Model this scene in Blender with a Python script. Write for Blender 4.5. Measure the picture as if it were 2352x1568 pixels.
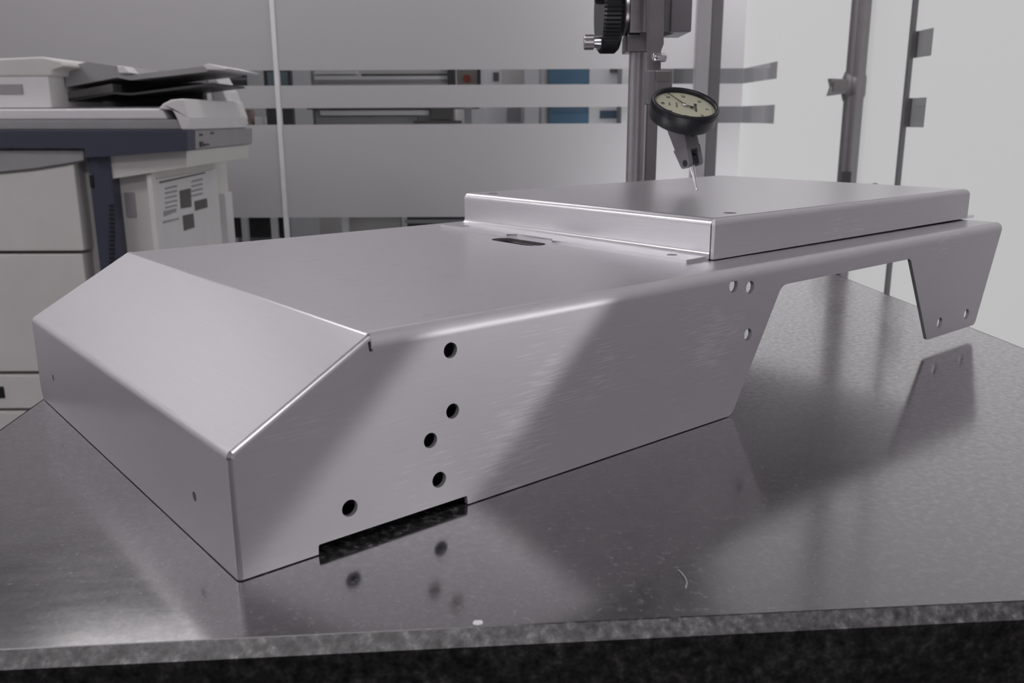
import bpy, bmesh, math, random
from mathutils import Vector, Matrix
from mathutils.geometry import tessellate_polygon

for o in list(bpy.data.objects):
    bpy.data.objects.remove(o, do_unlink=True)
SC = bpy.context.scene
COL = SC.collection
random.seed(7)

# ------------------------------------------------------------------ camera
TZ = 0.85                                   # height of the granite top
CAM = Vector((0.08708, -0.25262, TZ + 0.14041))
CR = Vector((0.9999780, 0.0052069, -0.0041074))      # right
CU = Vector((0.0027218, 0.2425673, 0.9701308))       # up
CB = Vector((0.0060477, -0.9701206, 0.2425477))      # backward
FPX = 2059.845
cam = bpy.data.cameras.new('camera')
cam_o = bpy.data.objects.new('camera', cam)
COL.objects.link(cam_o)
cam_o.matrix_world = Matrix(((CR.x, CU.x, CB.x, CAM.x), (CR.y, CU.y, CB.y, CAM.y), (CR.z, CU.z, CB.z, CAM.z), (0, 0, 0, 1)))
cam.sensor_width = 36
cam.lens = FPX * 36 / 2352
cam.clip_start = 0.02
cam.dof.use_dof = True
cam.dof.focus_distance = 0.43
cam.dof.aperture_fstop = 26
SC.camera = cam_o

# ------------------------------------------------------------------ world and exposure
SC.view_settings.view_transform = 'Standard'
SC.view_settings.look = 'None'
SC.view_settings.gamma = 1
SC.view_settings.use_curve_mapping = False
SC.view_settings.exposure = 0
W = bpy.data.worlds.new('world'); SC.world = W
W.use_nodes = True
W.node_tree.nodes['Background'].inputs[0].default_value = (0.30, 0.295, 0.31, 1)
W.node_tree.nodes['Background'].inputs[1].default_value = 0.5

def area_light(name, loc, target, sx, sy, power, spread=math.pi, roll=0, color=(1, 1, 1)):
    l = bpy.data.lights.new(name, 'AREA'); l.shape = 'RECTANGLE'
    l.size = sx; l.size_y = sy; l.energy = power; l.spread = spread; l.color = color
    o = bpy.data.objects.new(name, l); COL.objects.link(o)
    q = (Vector(target) - Vector(loc)).to_track_quat('-Z', 'Y')
    o.matrix_world = Matrix.Translation(loc) @ q.to_matrix().to_4x4() @ Matrix.Rotation(roll, 4, 'Z')
    return o

ROT = math.radians(39.951)                  # yaw of the sheet metal part on the plate
MR = Matrix.Translation((0, 0, TZ + 0.0004)) @ Matrix.Rotation(ROT, 4, 'Z')
def loc2w(x, y, z):                          # millimetres on the sheet metal part -> world
    return MR @ Vector((x / 1000, y / 1000, z / 1000))

CEIL = 2.35
PANELS = [(-2.05, 1.95, 1.0, 0.5), (-0.80, 1.95, 1.0, 0.5), (-2.0, 0.2, 1.0, 0.6), (-0.3, -1.2, 1.2, 0.6)]
PANEL_POWER = [2.8, 4.6, 8.0, 8.5]
BACKLIGHT_GLOW = 2.4
# added lamp with a narrow beam for the diagonal bright band on the housing
BEAM_POWER = 0.0125
bt = loc2w(84, 0, 36)
bs = loc2w(84 + 330, -455, 36 + 110)
area_light('added_band_light', bs, bt, 0.26, 0.058, BEAM_POWER, math.radians(1.6), math.radians(45))
# ceiling lamps of the room beyond the glass
area_light('next_room_light', (-0.3, 3.9, 2.3), (-0.3, 3.9, 0), 2.3, 1.2, 21)

# ------------------------------------------------------------------ helpers
def ray(px, py):
    return (CR * (px - 1176) - CU * (py - 784)) / FPX - CB
def at(px, py, Y):                           # point of world plane Y = const
    v = ray(px, py); return CAM + v * ((Y - CAM.y) / v.y)
def at_x(px, py, X):
    v = ray(px, py); return CAM + v * ((X - CAM.x) / v.x)

class MB:
    def __init__(s): s.v = []; s.f = []; s.sm = []
    def add(s, vs, fs, smooth=False, m=None):
        b = len(s.v)
        for v in vs: s.v.append(tuple(m @ Vector(v)) if m else tuple(v))
        for f in fs: s.f.append(tuple(i + b for i in f)); s.sm.append(smooth)
        return s
    def box(s, a, b, m=None):
        (x0, y0, z0), (x1, y1, z1) = a, b
        x0, x1 = sorted((x0, x1)); y0, y1 = sorted((y0, y1)); z0, z1 = sorted((z0, z1))
        vs = [(x, y, z) for x in (x0, x1) for y in (y0, y1) for z in (z0, z1)]
        fs = [(0, 1, 3, 2), (4, 6, 7, 5), (0, 4, 5, 1), (2, 3, 7, 6), (0, 2, 6, 4), (1, 5, 7, 3)]
        return s.add(vs, fs, False, m)
    def prism(s, loops, fn, d0, d1, m=None):
        """loops: outline + holes in 2D; fn(u, v, d) -> point"""
        flat = [p for l in loops for p in l]
        tris = tessellate_polygon([[Vector((p[0], p[1], 0)) for p in l] for l in loops])
        n = len(flat)
        vs = [fn(p[0], p[1], d0) for p in flat] + [fn(p[0], p[1], d1) for p in flat]
        fs = [t for t in tris] + [tuple(i + n for i in reversed(t)) for t in tris]
        k = 0
        for l in loops:
            c = len(l)
            for i in range(c):
                a, b = k + i, k + (i + 1) % c
                fs.append((a, b, b + n, a + n))
            k += c
        return s.add(vs, fs, False, m)
    def sweep(s, sections, closed=True, caps=True, smooth=True, m=None):
        n = len(sections[0]); vs = [p for q in sections for p in q]; fs = []
        for i in range(len(sections) - 1):
            for j in range(n if closed else n - 1):
                a = i * n + j; b = i * n + (j + 1) % n
                fs.append((a, b, b + n, a + n))
        s.add(vs, fs, smooth, m)
        if caps:
            s.add(sections[0], [tuple(range(n))], False, m); s.add(sections[-1], [tuple(reversed(range(n)))], False, m)
        return s
    def cyl(s, a, b, r0, r1=None, n=24, caps=True, m=None):
        a, b = Vector(a), Vector(b); r1 = r0 if r1 is None else r1
        d = (b - a).normalized(); e = d.orthogonal().normalized(); g = d.cross(e)
        sec = [[c + (e * math.cos(t) + g * math.sin(t)) * r for t in [2 * math.pi * i / n for i in range(n)]] for c, r in ((a, r0), (b, r1))]
        return s.sweep(sec, True, caps, True, m)
    def lathe(s, c, ax, prof, n=48, ribs=None, m=None):
        """prof: (radius, height along ax)"""
        c, ax = Vector(c), Vector(ax).normalized(); e = ax.orthogonal().normalized(); g = ax.cross(e)
        secs = []
        for r, h in prof:
            secs.append([c + ax * h + (e * math.cos(2 * math.pi * i / n) + g * math.sin(2 * math.pi * i / n)) * (r * (ribs if (ribs and i % 2) else 1)) for i in range(n)])
        return s.sweep(secs, True, True, ribs is None, m)
    def build(s, name, mat, parent=None, bevel=0, seg=2, recalc=True):
        me = bpy.data.meshes.new(name); me.from_pydata(s.v, [], s.f)
        me.polygons.foreach_set('use_smooth', s.sm)
        bm = bmesh.new(); bm.from_mesh(me)
        bmesh.ops.remove_doubles(bm, verts=bm.verts, dist=1e-6) if bevel else None
        if recalc: bmesh.ops.recalc_face_normals(bm, faces=bm.faces)
        bm.to_mesh(me); bm.free()
        me.materials.append(mat)
        o = bpy.data.objects.new(name, me); COL.objects.link(o)
        if parent: o.parent = parent
        if bevel:
            b = o.modifiers.new('bevel', 'BEVEL'); b.width = bevel; b.segments = seg; b.limit_method = 'ANGLE'; b.angle_limit = math.radians(40)
        return o

def thing(name, label, cat, m=None, group=None):
    o = bpy.data.objects.new(name, None); COL.objects.link(o)
    if m is not None: o.matrix_world = m if isinstance(m, Matrix) else Matrix.Translation(m)
    o.empty_display_size = 0.02
    return tag(o, label, cat, group)
def tag(o, label, cat, group=None):
    o['label'] = label; o['category'] = cat
    if group: o['group'] = group
    return o
def struct(o): o['kind'] = 'structure'; return o
def struct_root(name, loc=(0, 0, 0)):
    o = bpy.data.objects.new(name, None); COL.objects.link(o); o.location = loc; o.empty_display_size = 0.1
    return struct(o)

# ------------------------------------------------------------------ materials
def nt(name):
    m = bpy.data.materials.new(name); m.use_nodes = True
    t = m.node_tree; return m, t, t.nodes['Principled BSDF']
def setp(b, **k):
    for key, v in k.items():
        b.inputs[key.replace('_', ' ')].default_value = (*v, 1) if isinstance(v, tuple) and len(v) == 3 else v
def plain(name, col, rough=0.5, metal=0.0, noise=0.04, scale=40, **k):
    m, t, b = nt(name)
    setp(b, Roughness=rough, Metallic=metal, **k)
    tc = t.nodes.new('ShaderNodeTexCoord'); n = t.nodes.new('ShaderNodeTexNoise'); n.inputs['Scale'].default_value = scale
    n.inputs['Detail'].default_value = 4
    t.links.new(tc.outputs['Object'], n.inputs['Vector'])
    r = t.nodes.new('ShaderNodeValToRGB')
    r.color_ramp.elements[0].color = (*[c * (1 - noise) for c in col], 1); r.color_ramp.elements[1].color = (*[min(1, c * (1 + noise)) for c in col], 1)
    r.color_ramp.elements[0].position = 0.3; r.color_ramp.elements[1].position = 0.7
    t.links.new(n.outputs['Fac'], r.inputs[0]); t.links.new(r.outputs[0], b.inputs['Base Color'])
    return m
def brushed(name, col, rough, axis=(1, 0, 0), aniso=0.5, scratch=0.0, bump=0.03):
    """brushed sheet: fine grain drawn out along one object axis"""
    m, t, b = nt(name); N = t.nodes.new; L = t.links.new
    setp(b, Metallic=1.0, Anisotropic=aniso)
    tc = N('ShaderNodeTexCoord'); mp = N('ShaderNodeMapping')
    f = [3200, 3200, 3200]; f[axis.index(1)] = 45
    mp.inputs['Scale'].default_value = f
    L(tc.outputs['Object'], mp.inputs['Vector'])
    n = N('ShaderNodeTexNoise'); n.inputs['Scale'].default_value = 1; n.inputs['Detail'].default_value = 3; n.inputs['Roughness'].default_value = 0.6
    L(mp.outputs[0], n.inputs['Vector'])
    rr = N('ShaderNodeMapRange'); rr.inputs[1].default_value = 0.25; rr.inputs[2].default_value = 0.75
    rr.inputs[3].default_value = rough - 0.035; rr.inputs[4].default_value = rough + 0.035
    L(n.outputs['Fac'], rr.inputs[0]); L(rr.outputs[0], b.inputs['Roughness'])
    cr = N('ShaderNodeValToRGB')
    cr.color_ramp.elements[0].position = 0.3; cr.color_ramp.elements[1].position = 0.7
    cr.color_ramp.elements[0].color = (*[c * 0.96 for c in col], 1); cr.color_ramp.elements[1].color = (*[min(1, c * 1.03) for c in col], 1)
    L(n.outputs['Fac'], cr.inputs[0])
    out = cr.outputs[0]
    if scratch:
        mp2 = N('ShaderNodeMapping'); f2 = [1500, 1500, 1500]; f2[axis.index(1)] = 75
        mp2.inputs['Scale'].default_value = f2; mp2.inputs['Rotation'].default_value = (0, 0.05, 0)
        L(tc.outputs['Object'], mp2.inputs['Vector'])
        n2 = N('ShaderNodeTexNoise'); n2.inputs['Scale'].default_value = 1; n2.inputs['Detail'].default_value = 2
        L(mp2.outputs[0], n2.inputs['Vector'])
        n3 = N('ShaderNodeTexNoise'); n3.inputs['Scale'].default_value = 14; L(tc.outputs['Object'], n3.inputs['Vector'])
        a = N('ShaderNodeMath'); a.operation = 'ADD'; L(n2.outputs['Fac'], a.inputs[0]); L(n3.outputs['Fac'], a.inputs[1])
        r2 = N('ShaderNodeMapRange'); r2.inputs[1].default_value = 1.15; r2.inputs[2].default_value = 1.28; r2.inputs[3].default_value = 0; r2.inputs[4].default_value = scratch
        L(a.outputs[0], r2.inputs[0])
        mx = N('ShaderNodeMixRGB'); L(r2.outputs[0], mx.inputs[0]); L(out, mx.inputs[1]); mx.inputs[2].default_value = (0.95, 0.93, 0.94, 1)
        out = mx.outputs[0]
    L(out, b.inputs['Base Color'])
    if bump:
        bp = N('ShaderNodeBump'); bp.inputs['Strength'].default_value = bump; bp.inputs['Distance'].default_value = 0.0003
        L(n.outputs['Fac'], bp.inputs['Height']); L(bp.outputs[0], b.inputs['Normal'])
    vt = N('ShaderNodeVectorTransform'); vt.vector_type = 'VECTOR'; vt.convert_from = 'OBJECT'; vt.convert_to = 'WORLD'
    vt.inputs[0].default_value = axis; L(vt.outputs[0], b.inputs['Tangent'])
    return m

def granite(name):
    m, t, b = nt(name); N = t.nodes.new; L = t.links.new
    setp(b, IOR=1.5, Specular_IOR_Level=0.0)
    tc = N('ShaderNodeTexCoord')
    def noise(scale, det=4, rough=0.6, mscale=None):
        n = N('ShaderNodeTexNoise'); n.inputs['Scale'].default_value = scale; n.inputs['Detail'].default_value = det; n.inputs['Roughness'].default_value = rough
        if mscale:
            mp = N('ShaderNodeMapping'); mp.inputs['Scale'].default_value = mscale; mp.inputs['Rotation'].default_value = (0, 0, 0.5)
            L(tc.outputs['Object'], mp.inputs[0]); L(mp.outputs[0], n.inputs['Vector'])
        else: L(tc.outputs['Object'], n.inputs['Vector'])
        return n
    n1 = noise(300, 6, 0.72)
    r1 = N('ShaderNodeValToRGB'); e = r1.color_ramp.elements
    e[0].position = 0.34; e[0].color = (0.005, 0.005, 0.005, 1); e[1].position = 0.52; e[1].color = (0.026, 0.025, 0.026, 1)
    x = e.new(0.585); x.color = (0.075, 0.072, 0.074, 1); x = e.new(0.65); x.color = (0.12, 0.116, 0.118, 1); x = e.new(0.74); x.color = (0.22, 0.21, 0.21, 1)
    L(n1.outputs['Fac'], r1.inputs[0])
    L(r1.outputs[0], b.inputs['Base Color'])
    n2 = noise(9, 6, 0.65)
    n4 = noise(60, 4, 0.7, (0.35, 2.2, 1))
    n5 = noise(700, 3, 0.6)
    a = N('ShaderNodeMath'); a.operation = 'MULTIPLY_ADD'; L(n4.outputs['Fac'], a.inputs[0]); a.inputs[1].default_value = 0.5; L(n2.outputs['Fac'], a.inputs[2])
    a2 = N('ShaderNodeMath'); a2.operation = 'MULTIPLY_ADD'; L(n5.outputs['Fac'], a2.inputs[0]); a2.inputs[1].default_value = 0.35; L(a.outputs[0], a2.inputs[2])
    rr = N('ShaderNodeMapRange'); rr.inputs[1].default_value = 0.6; rr.inputs[2].default_value = 1.3; rr.inputs[3].default_value = 0.09; rr.inputs[4].default_value = 0.20
    L(a2.outputs[0], rr.inputs[0]); L(rr.outputs[0], b.inputs['Roughness'])
    # polished face: mirror share grows towards grazing view, as on oiled stone
    lw = N('ShaderNodeLayerWeight'); lw.inputs['Blend'].default_value = 0.5
    pw = N('ShaderNodeMath'); pw.operation = 'POWER'; L(lw.outputs['Facing'], pw.inputs[0]); pw.inputs[1].default_value = 2.2
    gr = N('ShaderNodeMapRange'); gr.inputs[1].default_value = 0.35; gr.inputs[2].default_value = 0.68; gr.inputs[3].default_value = 1.34; gr.inputs[4].default_value = 0.82
    L(n1.outputs['Fac'], gr.inputs[0])
    mu = N('ShaderNodeMath'); mu.operation = 'MULTIPLY'; L(pw.outputs[0], mu.inputs[0]); L(gr.outputs[0], mu.inputs[1])
    ad = N('ShaderNodeMath'); ad.operation = 'ADD'; L(mu.outputs[0], ad.inputs[0]); ad.inputs[1].default_value = 0.03; ad.use_clamp = True
    gl = N('ShaderNodeBsdfGlossy'); gl.inputs['Color'].default_value = (0.97, 0.95, 0.97, 1); L(rr.outputs[0], gl.inputs['Roughness'])
    mx = N('ShaderNodeMixShader'); L(ad.outputs[0], mx.inputs[0]); L(b.outputs[0], mx.inputs[1]); L(gl.outputs[0], mx.inputs[2])
    L(mx.outputs[0], t.nodes['Material Output'].inputs[0])
    return m

def granite_ground(name, k=1.0):
    m, t, b = nt(name); N = t.nodes.new; L = t.links.new
    setp(b, Roughness=0.45, Specular_IOR_Level=0.6 * k)
    tc = N('ShaderNodeTexCoord'); n = N('ShaderNodeTexNoise'); n.inputs['Scale'].default_value = 330; n.inputs['Detail'].default_value = 4; n.inputs['Roughness'].default_value = 0.65
    L(tc.outputs['Object'], n.inputs['Vector'])
    r = N('ShaderNodeValToRGB'); e = r.color_ramp.elements
    e[0].position = 0.30; e[0].color = (0.03 * k, 0.029 * k, 0.03 * k, 1); e[1].position = 0.52; e[1].color = (0.13 * k, 0.125 * k, 0.13 * k, 1)
    x = e.new(0.64); x.color = (0.24 * k, 0.23 * k, 0.235 * k, 1); x = e.new(0.74); x.color = (0.45 * k, 0.43 * k, 0.44 * k, 1)
    L(n.outputs['Fac'], r.inputs[0]); L(r.outputs[0], b.inputs['Base Color'])
    return m

def glowing_film(name, col, e, albedo=0.3):
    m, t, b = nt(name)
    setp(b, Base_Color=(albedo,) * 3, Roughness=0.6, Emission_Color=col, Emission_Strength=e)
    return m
def film_mat(name, col):
    m, t, b = nt(name); N = t.nodes.new; L = t.links.new
    setp(b, Base_Color=col, Roughness=0.6, Specular_IOR_Level=0.25)
    tr = N('ShaderNodeBsdfTranslucent'); tr.inputs[0].default_value = (*col, 1)
    mx = N('ShaderNodeMixShader'); mx.inputs[0].default_value = 0.55
    L(b.outputs[0], mx.inputs[1]); L(tr.outputs[0], mx.inputs[2]); L(mx.outputs[0], t.nodes['Material Output'].inputs[0])
    return m
def clear_glass(name):
    m = bpy.data.materials.new(name); m.use_nodes = True; t = m.node_tree; N = t.nodes.new; L = t.links.new
    t.nodes.remove(t.nodes['Principled BSDF'])
    tr = N('ShaderNodeBsdfTransparent'); tr.inputs[0].default_value = (0.94, 0.95, 0.95, 1)
    gl = N('ShaderNodeBsdfGlossy'); gl.inputs['Roughness'].default_value = 0.02
    mx = N('ShaderNodeMixShader'); lw = N('ShaderNodeMath'); lw.operation = 'POWER'; fw = N('ShaderNodeLayerWeight'); fw.inputs['Blend'].default_value = 0.5; L(fw.outputs['Facing'], lw.inputs[0]); lw.inputs[1].default_value = 5
    L(lw.outputs[0], mx.inputs[0]); L(tr.outputs[0], mx.inputs[1]); L(gl.outputs[0], mx.inputs[2]); L(mx.outputs[0], t.nodes['Material Output'].inputs[0])
    return m

M = {}
M['alu'] = brushed('brushed_aluminium', (0.74, 0.72, 0.75), 0.30, (1, 0, 0), 0.45, 0.0)
M['alu_side'] = brushed('brushed_aluminium_side', (0.74, 0.72, 0.75), 0.60, (1, 0, 0), 0.3, 0.5, 0.08)
M['alu_y'] = brushed('brushed_aluminium_cross', (0.74, 0.72, 0.75), 0.36, (0, 1, 0), 0.35, 0.0)
M['alu_bright'] = brushed('brushed_cover', (0.88, 0.86, 0.89), 0.32, (0, 1, 0), 0.4, 0.0)
M['granite'] = granite('black_granite')
M['granite_ground'] = granite_ground('ground_granite', 0.7)
M['granite_side_shaded'] = granite_ground('shaded_granite_side', 0.13)  # near-black slab side: its shade is put into the stone colour
M['film'] = film_mat('frosted_film', (0.58, 0.56, 0.58))
M['lit'] = glowing_film('glowing_frosted_film', (1.0, 1.0, 1.0), 0.41)  # wall brightness put into emission, in place of light through the film
M['glass'] = clear_glass('clear_glass')
M['post'] = plain('anodised_post', (0.30, 0.285, 0.30), 0.38, 0.85, 0.03, 60)
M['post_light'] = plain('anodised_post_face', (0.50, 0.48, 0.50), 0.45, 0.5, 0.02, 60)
M['joint'] = plain('glass_joint', (0.8, 0.79, 0.81), 0.3, 0, 0.03)
M['steel'] = plain('ground_steel', (0.46, 0.44, 0.45), 0.3, 0.9, 0.05, 80)
M['dark_steel'] = plain('dark_steel', (0.25, 0.235, 0.24), 0.38, 0.8, 0.05, 80)
M['chrome'] = plain('chrome', (0.75, 0.74, 0.75), 0.12, 1.0, 0.01)
M['black'] = plain('black_plastic', (0.012, 0.012, 0.016), 0.35, 0, 0.1, 200)
M['satin_grey'] = plain('satin_grey_paint', (0.21, 0.20, 0.215), 0.4, 0.3, 0.03)
M['dial'] = plain('dial_paper', (0.58, 0.56, 0.43), 0.6, 0, 0.01)
M['ink'] = plain('dial_ink', (0.03, 0.03, 0.03), 0.6, 0, 0.05)
M['cream'] = plain('cream_plastic', (0.70, 0.675, 0.66), 0.5, 0, 0.02, 20)
M['white'] = plain('white_plastic', (0.80, 0.78, 0.79), 0.45, 0, 0.02, 20)
M['greyp'] = plain('grey_plastic', (0.36, 0.35, 0.36), 0.5, 0, 0.03, 20)
M['dgreyp'] = plain('dark_grey_plastic', (0.06, 0.057, 0.06), 0.5, 0, 0.05, 20)
M['navy'] = plain('navy_plastic', (0.055, 0.058, 0.095), 0.4, 0, 0.04, 20)
M['recess'] = plain('recess_grey', (0.13, 0.125, 0.12), 0.6, 0, 0.04, 20)
M['floor'] = plain('floor_vinyl', (0.12, 0.117, 0.123), 0.4, 0, 0.08, 6)
M['ceil'] = plain('ceiling_paint', (0.72, 0.71, 0.72), 0.8, 0, 0.01, 4)
M['wallp'] = plain('wall_paint', (0.84, 0.82, 0.85), 0.8, 0, 0.01, 4)
M['blue'] = plain('blue_paint', (0.055, 0.115, 0.18), 0.45, 0, 0.15, 9)
M['darkblue'] = plain('dark_blue_paint', (0.06, 0.10, 0.16), 0.45, 0, 0.1, 9)
M['red'] = plain('red_plastic', (0.30, 0.05, 0.03), 0.4, 0, 0.03)
M['tan'] = plain('tan_plastic', (0.30, 0.28, 0.26), 0.5, 0, 0.03)
M['screen'] = plain('grey_screen', (0.20, 0.25, 0.28), 0.3, 0, 0.2, 6)
M['brown'] = plain('brown_card', (0.30, 0.22, 0.19), 0.6, 0, 0.1)
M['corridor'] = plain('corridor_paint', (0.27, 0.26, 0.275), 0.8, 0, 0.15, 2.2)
def lamp_mat(e):
    m, t, b = nt('lamp_diffuser'); setp(b, Base_Color=(0.8, 0.8, 0.8), Emission_Color=(1.0, 0.98, 0.99), Emission_Strength=e); return m
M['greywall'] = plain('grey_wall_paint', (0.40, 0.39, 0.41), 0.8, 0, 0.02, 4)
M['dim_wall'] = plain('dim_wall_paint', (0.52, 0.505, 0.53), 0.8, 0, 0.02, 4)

# ------------------------------------------------------------------ the room
XW, YW = 0.765, 2.55                         # right wall, back wall
X0, Y0R = -3.0, -2.6
YB = 5.2                                    # far wall of the room beyond the glass
XR = 1.0                                    # far wall of the corridor on the right
struct(MB().box((X0, Y0R, -0.05), (XR, YB, 0)).build('floor', M['floor']))
struct(MB().box((X0, Y0R, CEIL), (XR, YB, CEIL + 0.05)).build('ceiling', M['ceil']))
struct(MB().box((X0 - 0.1, Y0R, 0), (X0, YB, CEIL)).build('wall_left', M['wallp']))
struct(MB().box((X0, Y0R - 0.1, 0), (XW, Y0R, CEIL)).build('wall_front', M['dim_wall']))
struct(MB().box((X0, YB, 0), (XR, YB + 0.1, CEIL)).build('wall_far', M['greywall']))
struct(MB().box((XR, Y0R, 0), (XR + 0.1, YB, CEIL)).build('wall_corridor', M['corridor']))

zs = [at(1000, y, YW).z for y in (160, 195, 247, 285, 498)]   # clear bands left free of film
z1t, z1b, z2t, z2b, z3t = zs
z3b = at(700, 560, YW).z
wb = struct_root('wall_back', (0, YW, 0))
def wpart(name, a, b, mat, root):
    mb = MB(); l = root.location
    return mb.box([a[i] - l[i] for i in range(3)], [b[i] - l[i] for i in range(3)]).build(name, mat, root)
jx = at(642, 270, YW).x
for xa, xb in ((X0, jx - 0.004), (jx + 0.004, XW)):
    wpart('glass_pane', (xa, YW + 0.004, 0.02), (xb, YW + 0.010, CEIL), M['glass'], wb)
    for za, zb in ((z1t, CEIL), (z2t, z1b), (z3t, z2b), (0.0, z3b)):
        MB().add([(xa, 0, za), (xb, 0, za), (xb, 0, zb), (xa, 0, zb)], [(0, 1, 2, 3)]).build('frosted_film', M['film'], wb)
wpart('glass_joint', (jx - 0.0065, YW - 0.006, 0), (jx + 0.0065, YW + 0.012, CEIL), M['joint'], wb)

wr = struct_root('wall_right', (XW, 0, 0))
def yat(px): return at_x(px, 200, XW).y
yA, yB_, yC, yD = yat(1782), yat(2088), yat(2131), Y0R
def rbox(name, ya, yb, za, zb, mat, t=0.004, off=0.0):
    return wpart(name, (XW + off, ya, za), (XW + off + t, yb, zb), mat, wr)
rbox('glass_pane', yA, YW, 0.02, CEIL, M['glass'], 0.002, 0.002)
rbox('glass_pane', yC, yB_, 0.02, CEIL, M['glass'], 0.002, 0.002)
for ya, yb in ((yA, YW), (yC, yB_)):
    for za, zb in ((z1t, CEIL), (z2t, z1b), (0.0, z2b)):
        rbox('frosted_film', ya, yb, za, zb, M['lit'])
yS = 0.42
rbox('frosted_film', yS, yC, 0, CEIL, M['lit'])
rbox('solid_wall', yD, yS, 0, CEIL, M['dim_wall'], 0.08)
# door leaf in the right wall
dr = struct_root('door_1', (XW, (yA + yB_) / 2, 0))
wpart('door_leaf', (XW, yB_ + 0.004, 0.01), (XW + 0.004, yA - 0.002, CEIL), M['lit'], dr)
ystile = at_x(1962, 210, XW - 0.02).y
mb = MB(); l = dr.location
sx = -0.02
mb.lathe((sx, ystile - l.y, 0.30), (0, 0, 1), [(0.0185, 0), (0.0185, CEIL - 0.3)], 28)
st = mb.build('stile', M['post'], dr)
zk = at_x(1945, 200, XW - 0.02).z
mb = MB(); mb.lathe((sx, ystile - l.y + 0.004, zk - 0.028), (0, 0, 1), [(0.0185, 0), (0.0225, 0.012), (0.0225, 0.044), (0.0185, 0.056)], 28)
mb.build('collar', M['post'], dr)
Lk = 0.036
mb = MB(); prof = [(-0.016, -0.012), (-0.016 - Lk, -0.017), (-0.011 - Lk, 0.0), (-0.016 - Lk, 0.016), (-0.016, 0.014)]
mb.prism([prof], lambda u, v, d: (sx + u, ystile - l.y + d, zk - 0.001 + v), -0.008, 0.008)
lv = mb.build('lever', M['post'], dr, 0.0015)
mb = MB(); mb.box((sx - 0.016 - Lk * .8, ystile - l.y - 0.0105, zk - 0.009), (sx - 0.016, ystile - l.y - 0.0075, zk + 0.009)); mb.build('lever_groove', M['dark_steel'], dr)
zl_ = at_x(1938, 410, XW - 0.04).z
mb = MB(); mb.box((sx - 0.017, ystile - l.y - 0.020, zl_ - 0.02), (sx + 0.001, ystile - l.y - 0.0125, zl_ + 0.012)); mb.build('keyhole', M['dgreyp'], dr)
kp = at_x(2010, 424, XW - .004); mb = MB(); mb.lathe((kp.x - XW, kp.y - l.y, kp.z - .012), (0, 0, 1), [(.012, 0), (.012, .006), (.007, .013), (.002, .015)], 20); mb.build('lock_knob', M['dark_steel'], dr)
# leaf edge: a slim dark seal
ye = yB_ + 0.001
struct(MB().box((XW - 0.006, ye - 0.006, 0), (XW + 0.006, ye + 0.006, CEIL)).build('trim_2', M['satin_grey']))
# corner post
pa, pb = at(1603, 10, YW - 0.03), at(1664, 10, YW - 0.03)
tr = struct_root('trim_1', ((pa.x + pb.x) / 2, YW - 0.03, 0)); hw = (pb.x - pa.x) / 2
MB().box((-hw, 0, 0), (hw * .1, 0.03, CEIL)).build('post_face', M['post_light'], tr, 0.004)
MB().box((hw * .1, 0.006, 0), (hw, 0.03, CEIL)).build('post_rebate', M['satin_grey'], tr, 0.003)

# ceiling lamps
for i, (x, y, a, b) in enumerate(PANELS):
    t = thing('ceiling_light', ['ceiling light panel in the far left corner of the room', 'ceiling light panel above the right end of the photocopier', 'ceiling light panel left of the camera', 'ceiling light panel behind the camera'][i], 'lamp', (x, y, CEIL))
    MB().box((-a / 2 - .02, -b / 2 - .02, -0.03), (a / 2 + .02, b / 2 + .02, 0)).build('frame', M['white'], t)
    MB().box((-a / 2, -b / 2, -0.034), (a / 2, b / 2, -0.0305)).build('diffuser', lamp_mat(PANEL_POWER[i]), t)

# ------------------------------------------------------------------ granite surface plate on its stand
TY = math.radians(4.881)
MT = Matrix.Translation((0, 0, TZ)) @ Matrix.Rotation(TY, 4, 'Z')
gx0, gx1, gy0, gy1 = -0.141, 0.4235, -0.0311, 0.740
gp = thing('granite_surface_plate', 'black speckled granite surface plate under the aluminium housing', 'table', MT)
ch, th = 0.0040, 0.10
mb = MB()
def ring(i, z): return [(gx0 + i - ch, gy0 + i - ch, z), (gx1 - i + ch, gy0 + i - ch, z), (gx1 - i + ch, gy1 - i + ch, z), (gx0 + i - ch, gy1 - i + ch, z)]
def ring2(e, z): return [(gx0 - e, gy0 - e, z), (gx1 + e, gy0 - e, z), (gx1 + e, gy1 + e, z), (gx0 - e, gy1 + e, z)]
mb.sweep([ring2(0, 0), ring2(ch - .0002, -ch + .0002)], True, True, False)
mb.build('polished_top', M['granite'], gp)
MB().sweep([ring2(.0006, 0), ring2(ch, -ch)], True, False, False).build('chamfer', M['granite_ground'], gp)
MB().sweep([ring2(ch, -ch), ring2(ch, -th)], True, True, False).build('slab', M['granite_side_shaded'], gp)
fp = MT.inverted() @ (lambda v: CAM + v * ((TZ - CAM.z) / v.z))(ray(1098, 1434))
rng = random.Random(3); mb = MB(); pts = [(fp.x + .0013 * (1 + .5 * rng.random()) * math.cos(a_), fp.y + .0007 + .0010 * (1 + .5 * rng.random()) * math.sin(a_)) for a_ in [i * math.pi / 4 for i in range(8)]]
mb.prism([pts], lambda u, v, d: (u, v, d), .00005, .0004); mb.build('edge_chip', M['white'], gp)
mb = MB(); path = []
for q in ((1558, 1308), (1566, 1316), (1574, 1326), (1578, 1337), (1575, 1350)):
    v = ray(*q); path.append(CAM + v * ((TZ + .0003 - CAM.z) / v.z))
for a_, b_ in zip(path[:-1], path[1:]): mb.cyl(a_, b_, .00022, n=8)
tag(mb.build('lint_fibre', M['greyp']), 'tiny curved pale fibre lying on the granite near its front edge', 'fibre')
stand = thing('plate_stand', 'dark steel stand under the granite surface plate', 'stand', Matrix.Translation((0, 0, 0)) @ Matrix.Rotation(TY, 4, 'Z'))
zt_ = TZ - th
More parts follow.
